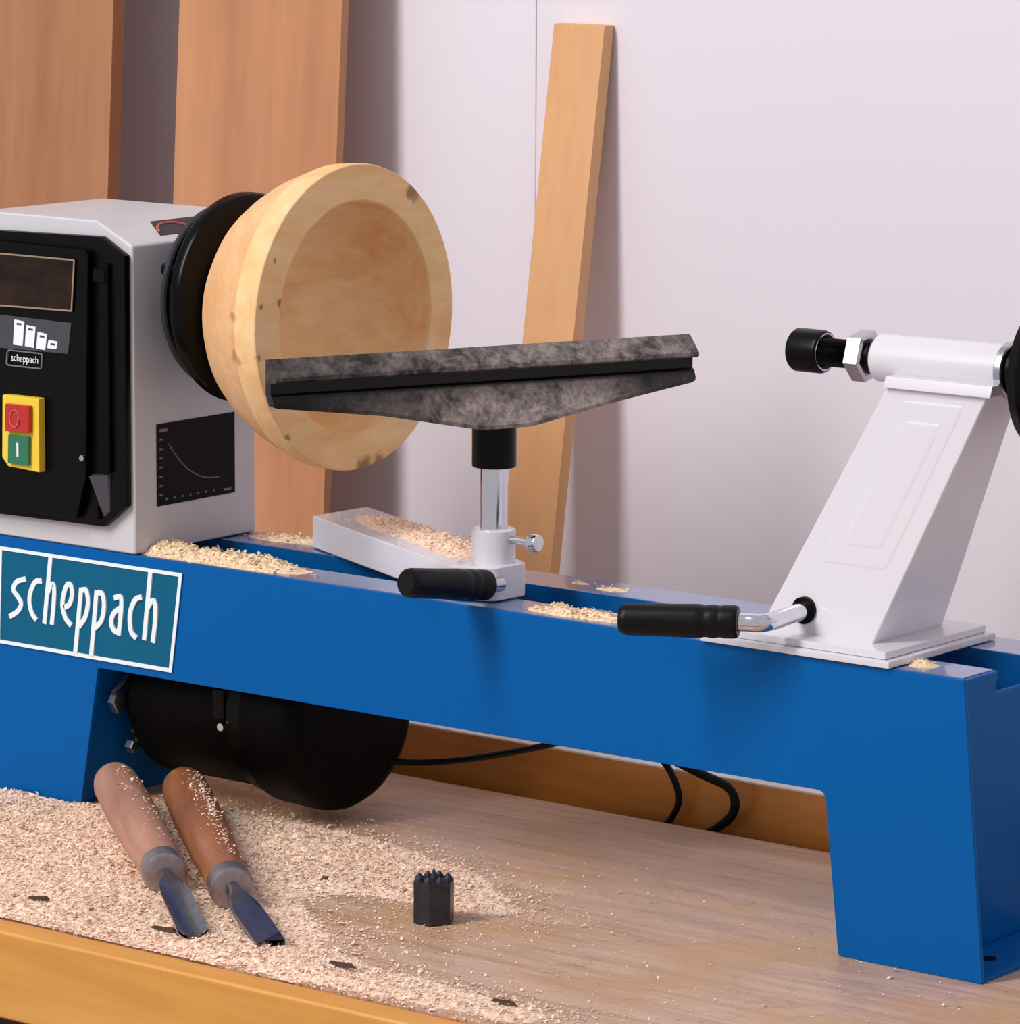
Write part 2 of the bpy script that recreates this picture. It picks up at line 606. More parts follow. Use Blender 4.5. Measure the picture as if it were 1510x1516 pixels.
def join(bms):
    out = bmesh.new()
    me = bpy.data.meshes.new('join_tmp')
    for b_ in bms:
        b_.to_mesh(me)
        out.from_mesh(me)
        b_.free()
    bpy.data.meshes.remove(me)
    return out


# ------------------------------------------------------------------ the setting
WALL_Y = 0.55
wall = obj('wall_back', box((-2.6, WALL_Y + 0.004, -0.85), (1.6, WALL_Y + 0.06, 1.6)), 'wall_white', smooth=0)
wall['kind'] = 'structure'
wall['label'] = 'white panelled wall behind the bench'
for x0, x1 in ((-2.6, -0.8022), (-0.8016, 0.42), (0.4212, 1.6)):
    obj('panel', box((x0, WALL_Y, -0.85), (x1, WALL_Y + 0.004, 1.6), 0.0006, 1), 'wall_white', wall, smooth=0)
floor = obj('floor', box((-2.6, -1.6, -0.90), (1.6, WALL_Y + 0.06, -0.85)), 'floor_grey', smooth=0)
floor['kind'] = 'structure'
floor['label'] = 'dark floor below the workbench'

# ------------------------------------------------------------------ workbench
BF = -0.300
wb = root('workbench', (-0.4, 0.0, -0.85), 'wooden workbench with worn brown top and bright orange front edge', 'workbench')
obj('worktop', box((-1.5, BF + 0.006, -0.04), (0.62, 0.2515, 0.0), 0.001), 'bench_wood', wb)
obj('front_edge', box((-1.5, BF - 0.022, -0.068), (0.62, BF + 0.0055, -0.0015), 0.004, 3), 'bench_edge_wood', wb, label='bright orange wooden front edge')
up_o = obj('rear_upstand', box((-1.5, 0.275, -0.06), (0.62, 0.297, 0.0375), 0.0012), 'upstand_wood', wb, label='varnished orange board along the rear')
obj('sheen_strip', box((-1.5, 0.2752, 0.0375), (0.62, 0.312, 0.0390)), 'sheen_pale', up_o, smooth=0, label='pale strip standing in for the bright reflection on the upper edge')  # added strip; its near-white colour holds the bright reflection on the upstand top
for x in (-1.42, 0.46):
    for y in (-0.27, 0.18):
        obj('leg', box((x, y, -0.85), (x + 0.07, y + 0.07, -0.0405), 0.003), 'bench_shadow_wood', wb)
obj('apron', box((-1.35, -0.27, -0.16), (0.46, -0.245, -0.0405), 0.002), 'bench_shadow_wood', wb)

# ------------------------------------------------------------------ boards against the wall
def leaning(name, x0, x1, yf, zf, slope, th, ztop, mat, label):
    """board standing on the floor whose front face passes y=yf at z=zf and leans back to the wall"""
    Y = lambda z: yf + (z - zf) * slope
    zb = -0.85
    bm = hexa([(x0, Y(zb), zb), (x1, Y(zb), zb), (x1, Y(zb) + th, zb), (x0, Y(zb) + th, zb)],
              [(x0, Y(ztop), ztop), (x1, Y(ztop), ztop), (x1, Y(ztop) + th, ztop), (x0, Y(ztop) + th, ztop)], 0.0012)
    return tag(obj(name, bm, mat), label, 'board')


leaning('plywood_board', -1.165, -0.968, 0.48, 0.634, 0.06, 0.010, 1.42, 'plywood', 'pinkish brown plywood board directly behind the wooden bowl')
leaning('plywood_board', -1.52, -1.211, 0.44, 0.625, 0.06, 0.016, 1.36, 'plywood_brown', 'darker brown plywood board at the upper left corner')
leaning('wooden_batten', -0.7709, -0.7149, 0.535, 0.618, 0.155, 0.0145, 0.618, 'batten_wood', 'narrow pale wooden batten leaning alone against the white wall')

# ------------------------------------------------------------------ lathe
H = 0.214
HB = 0.118
XL = -0.992
lt = root('wood_lathe', (-0.45, 0.075, 0.0), 'blue wood turning lathe with grey headstock on the workbench', 'lathe')

# front panel: beam with two splayed legs cut from one sheet
front = [(-0.0005, H), (0.0200, 0.0), (-0.1008, 0.0), (-0.1142, HB + 0.0005), (-0.8221, HB - 0.0012), (-0.8430, 0.0), (XL - 0.02, 0.0), (XL, H)]
front = round_poly(front, [0.0, 0.0, 0.003, 0.008, 0.003, 0.0, 0.0, 0.0])
bed = obj('bed', prism(front, 'Y', 0.0, 0.004, 0.0012, 2), 'blue_paint', lt)
obj('front_rail', box((XL, 0.0042, 0.197), (-0.0050, 0.046, H), 0.0012), 'blue_paint_smooth', bed)
obj('back_rail', box((XL, 0.103, 0.180), (-0.0050, 0.150, H), 0.0012), 'blue_paint_smooth', bed)
# right leg: recessed web with a notch for the slot, foot flange with a hole
web = prism([(0.0042, 0.004), (0.149, 0.004), (0.149, 0.2132), (0.1030, 0.2132), (0.1030, 0.1975), (0.0462, 0.1975), (0.0462, 0.2132), (0.0042, 0.2132)], 'X', -0.004, 0.0, 0.0008, 1)
for v in web.verts:
    v.co.x += -0.0006 + (v.co.z - 0.214) * 0.13
lg = obj('leg', web, 'blue_paint', lt)
ft = obj('foot_flange', box((-0.095, 0.0042, 0.0), (0.0195, 0.150, 0.004), 0.0008), 'blue_paint', lg)
obj('bolt_hole', cyl((-0.006, 0.05, 0.0041), (-0.006, 0.05, 0.0043), 0.006, 20), 'black_plastic_matte', lg)
obj('inner_web', hexa([(-0.099, 0.0042, 0.004), (-0.095, 0.0042, 0.004), (-0.095, 0.149, 0.004), (-0.099, 0.149, 0.004)],
                      [(-0.112, 0.0042, 0.17), (-0.108, 0.0042, 0.17), (-0.108, 0.149, 0.17), (-0.112, 0.149, 0.17)]), 'blue_paint', lg)
# left leg with its inner web
web = hexa([(-0.8475, 0.0042, 0.0), (-0.8435, 0.0042, 0.0), (-0.8435, 0.149, 0.0), (-0.8475, 0.149, 0.0)],
           [(-0.8265, 0.0042, 0.178), (-0.8225, 0.0042, 0.178), (-0.8225, 0.149, 0.178), (-0.8265, 0.149, 0.178)], 0.0006)
lg2 = obj('leg', web, 'blue_paint', lt)
obj('outer_web', hexa([(XL - 0.019, 0.0042, 0.0), (XL - 0.015, 0.0042, 0.0), (XL - 0.015, 0.149, 0.0), (XL - 0.019, 0.149, 0.0)],
                      [(XL + 0.001, 0.0042, 0.178), (XL + 0.005, 0.0042, 0.178), (XL + 0.005, 0.149, 0.178), (XL + 0.001, 0.149, 0.178)]), 'blue_paint', lg2)

# brand sign on the front of the beam
sx, sz = -0.83, 0.165
S = lambda pts: [(sx + u / 1000, sz + v / 1000) for u, v in pts]
corner = S([(-100.7, 40.2), (102.1, 40.6), (89.7, -41.3), (-104.9, -41.1)])
sg = obj('brand_sign', prism(corner, 'Y', -0.0008, -0.0001), 'sign_teal', lt, smooth=0, label='teal brand sign reading scheppach in white letters')
ci = S([(-97.6, 37.4), (98.3, 37.6), (87.0, -38.0), (-101.6, -38.2)])
bmb = bmesh.new()
for yy in (-0.0015,):
    o4 = [bmb.verts.new((u, yy, v)) for u, v in corner]
    i4 = [bmb.verts.new((u, yy, v)) for u, v in ci]
    for i in range(4):
        bmb.faces.new((o4[i], o4[(i + 1) % 4], i4[(i + 1) % 4], i4[i]))
ext = bmesh.ops.extrude_face_region(bmb, geom=list(bmb.faces))
bmesh.ops.translate(bmb, verts=[v for v in ext['geom'] if isinstance(v, bmesh.types.BMVert)], vec=(0, 0.0007, 0))
bmesh.ops.recalc_face_normals(bmb, faces=bmb.faces)
obj('border', bmb, 'sign_white', sg, smooth=0)
strokes = [
    [(-70.9, 16.4), (-81.2, 12.7), (-85.0, 5.5), (-79.4, -0.5), (-76.4, -5.4), (-80.7, -11.9), (-90.0, -17.5)],
    [(-52.7, 16.8), (-59.8, 15.2), (-65.4, 6.3), (-66.8, -2.8), (-64.3, -11.4), (-59.4, -16.8)],
    [(-42.2, 38.0), (-50.3, -18.6)],
    [(-47.2, 5.5), (-41.6, 15.1), (-38.6, 12.5), (-39.2, 0.5), (-41.8, -18.3)],
    [(-20.0, -16.4), (-26.0, -11.2), (-29.4, -1.3), (-27.6, 9.3), (-23.5, 17.2), (-19.5, 16.2), (-18.6, 8.9), (-21.7, 1.1), (-27.8, -2.6)],
    [(-8.1, 16.0), (-15.7, -38.5)],
    [(-7.5, 14.6), (-2.6, 14.5), (-0.7, 5.1), (-3.9, -7.1), (-11.0, -16.1)],
    [(9.0, 15.8), (2.2, -38.5)],
    [(9.3, 14.4), (15.3, 13.6), (17.1, 4.3), (14.0, -7.9), (5.9, -15.5)],
    [(28.1, 12.2), (35.0, 13.7), (36.4, 8.1), (34.7, -5.3), (32.9, -18.0)],
    [(35.2, 5.0), (27.9, -0.3), (24.8, -8.0), (27.7, -14.3), (33.6, -15.7)],
    [(58.4, 16.5), (51.6, 13.5), (46.2, 3.4), (45.5, -7.0), (47.3, -14.0), (52.2, -17.8)],
    [(68.4, 38.0), (60.9, -18.2)],
    [(65.1, 8.6), (70.1, 15.0), (73.5, 11.0), (72.8, -3.6), (70.2, -19.2)]]
obj('lettering', ribbon_xz([S(st) for st in strokes], 0.0043, -0.0008, 0.0008), 'sign_white', sg, smooth=0, label='white lettering scheppach')

# headstock body
hx, hl = -0.780, -0.985
prof = [(hx, H + 0.0006), (hx, 0.4627), (-0.8188, 0.4804), (hl + 0.0388, 0.4804), (hl, 0.4627), (hl, H + 0.0006)]
hb = obj('headstock_housing', prism(prof, 'Y', 0.0003, 0.146, 0.0025, 3), 'grey_paint', lt, label='light grey headstock housing with chamfered corners')
# warning sticker lying on the chamfer
A = Vector((-0.8188, 0, 0.4804)); B = Vector((-0.78, 0, 0.4627)); nrm = Vector((0.0177, 0, 0.0388)).normalized()
def chf(y, t, off):
    p = A.lerp(B, t) + nrm * off
    return (p.x, y, p.z)
obj('warning_sticker', hexa([chf(0.053, .24, .0001), chf(0.105, .24, .0001), chf(0.105, .76, .0001), chf(0.043, .76, .0001)],
                            [chf(0.053, .24, .0005), chf(0.105, .24, .0005), chf(0.105, .76, .0005), chf(0.043, .76, .0005)]), 'sticker_dark', hb, smooth=0)
arc = [Vector(chf(0.055 + 0.02 * math.cos(a) + 0.012, 0.68 - 0.33 * math.sin(a), 0.0007)) for a in np.linspace(0.1, 3.05, 14)]
obj('sticker_print', tube(arc, 0.0011, 6, 0), 'print_red', hb, label='red curved arrow on the warning sticker')
# speed chart label on the right side
dl = obj('data_label', box((hx + 0.0001, 0.0262, 0.2505), (hx + 0.0006, 0.1200, 0.3172)), 'label_black', hb, smooth=0, label='black speed chart label')
cv = [(hx + 0.0006, 0.040 + 0.060 * t, 0.266 + 0.034 * (1 - t) ** 2.4) for t in np.linspace(0, 1, 14)]
bits = [tube(cv, 0.0005, 6, 0)]
for k in range(7):
    z = 0.2585 + k * 0.0075
    bits.append(box((hx + 0.0006, 0.0290, z), (hx + 0.0009, 0.0330, z + 0.0014)))
    bits.append(box((hx + 0.0006, 0.036 + k * 0.0095, 0.2545), (hx + 0.0009, 0.038 + k * 0.0095, 0.2562)))
bits.append(box((hx + 0.0006, 0.0290, 0.3105), (hx + 0.0009, 0.0385, 0.3130)))
bits.append(box((hx + 0.0006, 0.1060, 0.2535), (hx + 0.0009, 0.1150, 0.2556)))
obj('chart_print', join(bits), 'print_grey', hb, smooth=0, label='pale speed curve and scale marks')

# control panel
pnl = [(-0.8075, 0.4690), (-0.7815, 0.4555), (-0.7825, 0.2540), (-0.8075, 0.2350), (-0.9575, 0.2325), (-0.9825, 0.2510), (-0.9825, 0.4530), (-0.9575, 0.4660)]
cp = obj('control_panel', prism(pnl, 'Y', -0.007, 0.0000, 0.0022, 2), 'black_plastic', lt, label='black control panel cover')
door = [(-0.8190, 0.4580), (-0.8150, 0.4530), (-0.8200, 0.2760), (-0.8270, 0.2520), (-0.8330, 0.2400), (-0.9560, 0.2380), (-0.9740, 0.2510), (-0.9740, 0.4520), (-0.9560, 0.4590)]
obj('cover_door', prism(door, 'Y', -0.014, -0.0068, 0.0018, 2), 'black_plastic', cp)
obj('hinge_bar', box((-0.8070, -0.011, 0.2800), (-0.7965, -0.0068, 0.4480), 0.0015), 'black_plastic_matte', cp)
obj('hinge_knuckle', box((-0.8115, -0.0125, 0.4330), (-0.7985, -0.0068, 0.4440), 0.0015), 'black_plastic', cp)
obj('corner_facet', hexa([(-0.8185, -0.0069, 0.277), (-0.7990, -0.0069, 0.279), (-0.7990, -0.0069, 0.2490), (-0.8060, -0.0069, 0.2430)],
                         [(-0.8175, -0.0130, 0.276), (-0.8000, -0.0100, 0.278), (-0.8000, -0.0080, 0.2500), (-0.8065, -0.0080, 0.2440)], 0.0006), 'charcoal_plastic', cp)
obj('screw', cyl((-0.8135, -0.0068, 0.2460), (-0.8135, -0.0120, 0.2460), 0.0052, 20, 0.001), 'black_plastic_matte', cp)
obj('latch_pin', cyl((-0.8225, -0.0140, 0.2905), (-0.8225, -0.0165, 0.2905), 0.0026, 16, 0.0006), 'steel', cp)
YD = -0.0141
win = obj('window', prism([(-0.9600, 0.4490), (-0.8282, 0.4494), (-0.8318, 0.4085), (-0.9600, 0.4060)], 'Y', YD - 0.0012, YD, 0.0003, 1), 'glass_brown_reflection', cp, label='dark viewing window with a brown reflection painted in')
wf = [[(-0.9600, 0.4490), (-0.8282, 0.4494)], [(-0.8282, 0.4494), (-0.8318, 0.4085)], [(-0.8318, 0.4085), (-0.9600, 0.4060)], [(-0.9600, 0.4060), (-0.9600, 0.4490)]]
obj('window_trim', ribbon_xz(wf, 0.0013, YD - 0.0012, 0.0006), 'beige_trim', cp, smooth=0)
lab = [(-0.9600, 0.3995), (-0.8335, 0.3985), (-0.8375, 0.3735), (-0.9600, 0.3715)]
obj('speed_label', prism(lab, 'Y', YD - 0.0004, YD), 'charcoal_plastic', cp, smooth=0, label='dark grey belt position label')
bars = [[(-0.8961, 0.3965), (-0.8850, 0.3958), (-0.8874, 0.3758), (-0.8980, 0.3760)],
        [(-0.8829, 0.3932), (-0.8725, 0.3924), (-0.8749, 0.3752), (-0.8848, 0.3760)],
        [(-0.8702, 0.3887), (-0.8598, 0.3874), (-0.8622, 0.3746), (-0.8721, 0.3748)],
        [(-0.8582, 0.3831), (-0.8482, 0.3823), (-0.8498, 0.3762), (-0.8599, 0.3764)]]
for q in bars:
    obj('chart_bar', prism(q, 'Y', YD - 0.0010, YD - 0.0004), 'sign_white', cp, smooth=0)
    zt = (q[0][1] + q[1][1]) / 2 - 0.0028
    xm = (q[0][0] + q[1][0]) / 2 - 0.0003
    obj('bar_digit', box((xm - 0.0026, YD - 0.0012, zt - 0.0008), (xm + 0.0026, YD - 0.0010, zt + 0.0008)), 'charcoal_plastic', cp, smooth=0)
bd = round_poly([(-0.9042, 0.3712), (-0.8656, 0.3712), (-0.8670, 0.3588), (-0.9058, 0.3588)], [0.002] * 4, 4)
obj('badge_outline', ribbon_xz([[bd[i], bd[(i + 1) % len(bd)]] for i in range(len(bd))], 0.0010, YD, 0.0005), 'print_grey', cp, smooth=0)
obj('badge_lettering', text_bm('scheppach', 0.0085, -0.8857, YD - 0.0004, 0.3652, 0.0300), 'sign_white', cp, smooth=0, label='small white lettering scheppach')

# switch
YS = -0.022
sw = obj('power_switch', prism([(-0.9044, 0.3355), (-0.8635, 0.3358), (-0.8638, 0.2753), (-0.8990, 0.2770), (-0.9060, 0.2840)], 'Y', YS, YD, 0.0016, 2), 'yellow_plastic', lt, label='yellow on and off switch')
YB = YS - 0.0002
obj('stop_button', prism([(-0.8968, 0.3292), (-0.8700, 0.3296), (-0.8706, 0.3075), (-0.8978, 0.3067)], 'Y', YS - 0.0045, YB, 0.0008), 'red_plastic', sw, label='red stop button')
obj('start_button', prism([(-0.8950, 0.3040), (-0.8720, 0.3042), (-0.8728, 0.2806), (-0.8960, 0.2803)], 'Y', YS - 0.0035, YB, 0.0008), 'green_plastic', sw, label='green start button')
ring = [(-0.8862 + 0.0050 * math.cos(a), 0.3180 + 0.0068 * math.sin(a)) for a in np.linspace(0, 2 * math.pi, 21)]
obj('stop_mark', ribbon_xz([[ring[i], ring[i + 1]] for i in range(20)], 0.0011, YS - 0.0045, 0.0003), 'print_red', sw, smooth=0)
obj('start_mark', box((-0.8852, YS - 0.0039, 0.2868), (-0.8832, YS - 0.0035, 0.2982)), 'sign_white', sw, smooth=0)

# faceplate and spindle
AY, AZ = 0.075, 0.4195
fp = obj('faceplate', lathe([(0, 0), (0, 0.078), (0.002, 0.083), (0.004, 0.084), (0.010, 0.084), (0.0125, 0.0825), (0.0135, 0.080), (0.0135, 0.0)], (-0.735, AY, AZ), seg=72), 'black_metal', lt, label='round black faceplate')
obj('rear_flange', lathe([(0, 0), (0, 0.070), (0.0015, 0.0735), (0.005, 0.0735), (0.0062, 0.072), (0.0062, 0)], (-0.7530, AY, AZ), seg=64), 'dark_steel', fp, label='grey metal ring behind the faceplate')
obj('spacer', lathe([(0, 0), (0, 0.058), (0.0118, 0.058), (0.0118, 0)], (-0.7468, AY, AZ), seg=48), 'black_metal', fp)
obj('spindle', lathe([(0, 0), (0, 0.026), (0.008, 0.026), (0.010, 0.022), (0.029, 0.022), (0.029, 0)], (-0.7796, AY, AZ), seg=40), 'steel', fp)
for a in (2.75, 4.8, 0.6):
    c0 = Vector((-0.7480, AY + 0.066 * math.cos(a), AZ + 0.066 * math.sin(a)))
    obj('lug', cyl(c0 - Vector((0.010, 0, 0)), c0 + Vector((0.013, 0, 0)), 0.0055, 16, 0.0012), 'black_metal', fp)

# motor below the bed
MY, MZ = 0.095, 0.0885
mo = obj('motor', lathe([(0, 0), (0, 0.060), (0.004, 0.066), (0.010, 0.070), (0.118, 0.070), (0.118, 0)], (-0.8215, MY, MZ), seg=64), 'motor_black', lt, label='black cylindrical motor')
obj('motor_band', lathe([(0, 0), (0, 0.070), (0.001, 0.0735), (0.027, 0.0735), (0.028, 0.072), (0.028, 0)], (-0.7040, MY, MZ), seg=64), 'black_plastic', mo)
obj('motor_cap', lathe([(0, 0), (0, 0.076), (0.0015, 0.0785), (0.038, 0.0800), (0.047, 0.0785), (0.054, 0.074), (0.058, 0.066), (0.059, 0.0)], (-0.6865, MY, MZ), seg=72), 'motor_black', mo)
obj('cap_bolt', cyl((-0.7060, MY - 0.0705, MZ - 0.008), (-0.7060, MY - 0.0775, MZ - 0.008), 0.0035, 16, 0.0008), 'chrome', mo)
obj('lug', box((-0.7160, MY - 0.0745, MZ - 0.003), (-0.7045, MY - 0.050, MZ + 0.022), 0.002), 'black_plastic', mo)
for (dy, dz, r) in ((-0.074, -0.002, 0.0105), (-0.059, -0.042, 0.0060)):
    obj('mounting_bolt', lathe([(0, 0), (0, r), (0.006, r), (0.007, r * 0.8), (0.007, 0)], (-0.8218, MY + dy, MZ + dz), seg=6), 'steel', mo)
obj('mounting_bracket', tube([(-0.8170, MY - 0.060, MZ + 0.030), (-0.8170, MY - 0.063, MZ + 0.018), (-0.8170, MY - 0.072, MZ + 0.013), (-0.8170, MY - 0.083, MZ + 0.006)], 0.0024, 8), 'steel', mo)
for k in range(4):
    obj('vent_stud', cyl((-0.8195 + 0.004, MY - 0.061 + 0.004 * (k % 2), MZ - 0.012 - k * 0.008), (-0.811, MY - 0.061 + 0.004 * (k % 2), MZ - 0.012 - k * 0.008), 0.0026, 10), 'dark_steel', mo)

# power cable: from the motor behind the beam, then two hanging loops
obj('power_cable', tube([(-0.640, 0.135, 0.042), (-0.600, 0.150, 0.044), (-0.545, 0.150, 0.056), (-0.470, 0.148, 0.078), (-0.44, 0.150, 0.092), (-0.4455, 0.220, 0.075),
                         (-0.440, 0.256, 0.048), (-0.4300, 0.262, 0.022), (-0.436, 0.263, 0.004), (-0.4485, 0.263, -0.010), (-0.470, 0.263, -0.028)], 0.0028, 10), 'cable_black', lt)
obj('power_cable', tube([(-0.45, 0.160, 0.110), (-0.425, 0.215, 0.070), (-0.401, 0.250, 0.046), (-0.3800, 0.258, 0.037), (-0.3735, 0.260, 0.026), (-0.3765, 0.261, 0.014),
                         (-0.388, 0.262, 0.003), (-0.405, 0.263, -0.008), (-0.43, 0.263, -0.022)], 0.0038, 10), 'cable_black', lt)

# ------------------------------------------------------------------ wooden bowl
BX, BY, BZ = -0.611, 0.075, 0.4118
bp = [(-0.1075, 0.0), (-0.1075, 0.052), (-0.104, 0.060), (-0.094, 0.076), (-0.080, 0.0905), (-0.066, 0.100), (-0.050, 0.1085), (-0.036, 0.1140), (-0.028, 0.1158), (-0.0262, 0.1152), (-0.0248, 0.1150),
      (-0.0232, 0.1184), (-0.0215, 0.1193), (-0.012, 0.1203), (-0.003, 0.1207), (-0.0008, 0.1203), (0.0, 0.1192), (0.0, 0.108), (0.0002, 0.0935), (-0.0006, 0.0918), (-0.004, 0.0908),
      (-0.018, 0.088), (-0.032, 0.0825), (-0.044, 0.074), (-0.053, 0.062), (-0.058, 0.045), (-0.060, 0.022), (-0.0603, 0.0)]
bw = obj('wooden_bowl', lathe(bp, (BX, BY, BZ), seg=96), 'bowl_wood', smooth=50, origin=(BX, BY, BZ))
tag(bw, 'thick rough turned wooden bowl mounted on the black faceplate', 'bowl')

# ------------------------------------------------------------------ tool rest
PX, PY = -0.4495, 0.0446
tr = root('tool_rest', (PX, PY, H), 'black dusty tool rest on a chrome post with white base arm', 'tool rest')
phi = math.radians(65.6)
D = Vector((math.cos(phi), math.sin(phi), 0)); N = Vector((math.sin(phi), -math.cos(phi), 0))
bm = bmesh.new()
stations = []
for s, zb in ((-0.187, 0.3712), (-0.184, 0.3700), (-0.10, 0.3600), (-0.030, 0.3470), (-0.018, 0.3452), (0.020, 0.3452), (0.032, 0.3468), (0.10, 0.3590), (0.167, 0.3690), (0.171, 0.3705)):
    t = (0.3800 - zb)
    sec = [(-0.006, 0.4050), (-0.002, 0.4056), (0.0125, 0.3932), (0.0130, 0.3905), (0.0110, 0.3890), (0.0030, 0.3878), (0.0026, 0.3800), (0.0058, 0.3785), (0.0062, 0.3768),
           (0.0040 + t * 0.42, zb + 0.003), (0.0035 + t * 0.42, zb), (-0.004 + t * 0.42, zb), (-0.006, 0.3790), (-0.006, 0.39)]
    c0 = Vector((PX, PY, 0)) + D * s
    stations.append([bm.verts.new(c0 + N * n_ + Vector((0, 0, z_))) for n_, z_ in sec])
for A_, B_ in zip(stations, stations[1:]):
    for k in range(len(A_)):
        k2 = (k + 1) % len(A_)
        bm.faces.new((A_[k], A_[k2], B_[k2], B_[k]))
bm.faces.new(stations[0]); bm.faces.new(stations[-1])
bmesh.ops.recalc_face_normals(bm, faces=bm.faces)
obj('rest_bar', bm, 'dusty_iron', tr, smooth=25, label='long dusty black rest bar')
obj('collar', cyl((PX, PY, 0.3135), (PX, PY, 0.3500), 0.0170, 36, 0.0012), 'black_metal', tr)
obj('post', cyl((PX, PY, 0.2200), (PX, PY, 0.3180), 0.0106, 32), 'chrome', tr, label='chrome post')
obj('post_holder', cyl((PX, PY, H + 0.0005), (PX, PY, 0.2665), 0.0168, 40, 0.0018), 'white_enamel', tr)
arm = round_poly([(-0.694, 0.117), (-0.462, 0.0090), (-0.430, 0.022), (-0.4280, 0.058), (-0.452, 0.070), (-0.690, 0.182)], [0.004, 0.02, 0.012, 0.008, 0.012, 0.006])
obj('base_arm', prism(arm, 'Z', H + 0.0006, 0.2405, 0.003, 3), 'white_enamel', tr, label='white base arm lying across the bed')
sc = obj('locking_screw', cyl((PX + 0.014, PY, 0.2590), (PX + 0.0360, PY, 0.2590), 0.0032, 16), 'steel', tr)
obj('screw_head', cyl((PX + 0.0345, PY, 0.2590), (PX + 0.0430, PY, 0.2590), 0.0068, 20, 0.0010), 'chrome', sc)


def grip_bm(a, b_, r):
    a, b_ = Vector(a), Vector(b_)
    L = (b_ - a).length
    pr = [(0, 0), (0, r * 0.88), (0.0015, r * 0.97), (0.003, r)]
    pr += [(L * 0.12, r), (L * 0.14, r * 0.95), (L * 0.17, r * 0.95), (L * 0.19, r), (L * 0.24, r), (L * 0.26, r * 0.95), (L * 0.29, r * 0.95), (L * 0.31, r)]
    pr += [(L * 0.36, r * 1.02), (L * 0.60, r * 0.98), (L - 0.006, r * 0.96), (L - 0.0025, r * 0.90), (L, r * 0.74), (L, 0)]
    return lathe(pr, a, b_ - a, 28)


g = obj('lever', tube([(-0.4310, 0.0285, 0.2275), (-0.4305, 0.018, 0.2282), (-0.431, 0.008, 0.230)], 0.006, 16), 'steel', tr)
ga, gb = Vector((-0.4300, 0.0120, 0.2290)), Vector((-0.4400, -0.0730, 0.2415))
obj('grip', grip_bm(ga, gb, 0.0118), 'rubber_grip', g, label='black rubber lever grip')

# ------------------------------------------------------------------ tailstock
TY, TZ = 0.075, 0.4212
ts = root('tailstock', (-0.13, 0.075, H), 'white tailstock slanting up from the right end of the blue bed', 'tailstock')
obj('base_plate', box((-0.222, -0.0035, H + 0.0005), (-0.060, 0.138, H + 0.0055), 0.001), 'white_enamel', ts)
obj('base_plate', box((-0.216, 0.001, H + 0.0056), (-0.066, 0.134, H + 0.0110), 0.001), 'white_enamel', ts)
zb, zt = H + 0.0100, 0.4085
bot = [(-0.188, 0.022, zb), (-0.0905, 0.022, zb), (-0.0905, 0.114, zb), (-0.188, 0.114, zb)]
top = [(-0.1000, 0.052, zt), (-0.0165, 0.052, zt), (-0.0165, 0.094, zt), (-0.1000, 0.094, zt)]
obj('column', hexa(bot, top, 0.002, 3), 'white_enamel', ts, label='slanted white column')
# raised panel outline on the column's front face
def face(u, v, off):
    lo = Vector(bot[0]).lerp(Vector(bot[1]), u); hi = Vector(top[0]).lerp(Vector(top[1]), u)
    p = lo.lerp(hi, v)
    n_ = Vector((0, -1, 0.16)).normalized()
    return p + n_ * off
def panel(u0, u1, v0, v1, o0, o1):
    pl = round_poly([(u0, v0), (u1, v0), (u1, v1), (u0, v1)], [0.05] * 4, 5)
    ins = 0.035
    pi_ = round_poly([(u0 + ins, v0 + ins * .5), (u1 - ins, v0 + ins * .5), (u1 - ins, v1 - ins * .5), (u0 + ins, v1 - ins * .5)], [0.04] * 4, 5)
    bm_ = bmesh.new()
    a_ = [bm_.verts.new(face(u, v, o0)) for u, v in pl]
    b2 = [bm_.verts.new(face(u, v, o1)) for u, v in pi_]
    for i in range(len(a_)):
        bm_.faces.new((a_[i], a_[(i + 1) % len(a_)], b2[(i + 1) % len(a_)], b2[i]))
    bm_.faces.new(b2)
    bmesh.ops.recalc_face_normals(bm_, faces=bm_.faces)
    return bm_
obj('raised_panel', panel(0.20, 0.84, 0.28, 0.94, -0.0004, 0.0009), 'white_enamel', ts, smooth=40)
obj('raised_panel', panel(0.33, 0.71, 0.36, 0.86, 0.0008, 0.0016), 'white_enamel', ts, smooth=40)
obj('top_flange', hexa([(-0.1025, 0.047, 0.4040), (-0.0135, 0.047, 0.4040), (-0.0135, 0.099, 0.4040), (-0.1025, 0.099, 0.4040)],
                       [(-0.1020, 0.0495, 0.4125), (-0.0130, 0.0495, 0.4125), (-0.0130, 0.0965, 0.4125), (-0.1020, 0.0965, 0.4125)], 0.0015), 'white_enamel', ts)
obj('sleeve', lathe([(0, 0), (0, 0.0155), (0.002, 0.0172), (0.104, 0.0180), (0.106, 0.0172), (0.106, 0)], (-0.1235, TY, TZ), seg=48), 'white_enamel', ts, label='white quill sleeve')
nt_ = obj('hex_nut', lathe([(0, 0), (0, 0.0165), (0.0012, 0.0190), (0.0125, 0.0190), (0.0137, 0.0165), (0.0137, 0)], (-0.1440, TY, TZ), seg=6), 'steel', ts, smooth=0, label='silver hexagon nut')
nt_.rotation_euler = (math.radians(12), 0, 0)
obj('washer', cyl((-0.1300, TY, TZ), (-0.1236, TY, TZ), 0.0125, 32), 'black_metal', ts)
thr = [(0, 0), (0, 0.0092)]
for k in range(22):
    thr += [(0.0005 + k * 0.0018, 0.0092), (0.0014 + k * 0.0018, 0.0104)]
thr += [(0.041, 0.0092), (0.041, 0)]
obj('threaded_spindle', lathe(thr, (-0.1840, TY, TZ), seg=28), 'black_metal', ts, label='black threaded spindle')
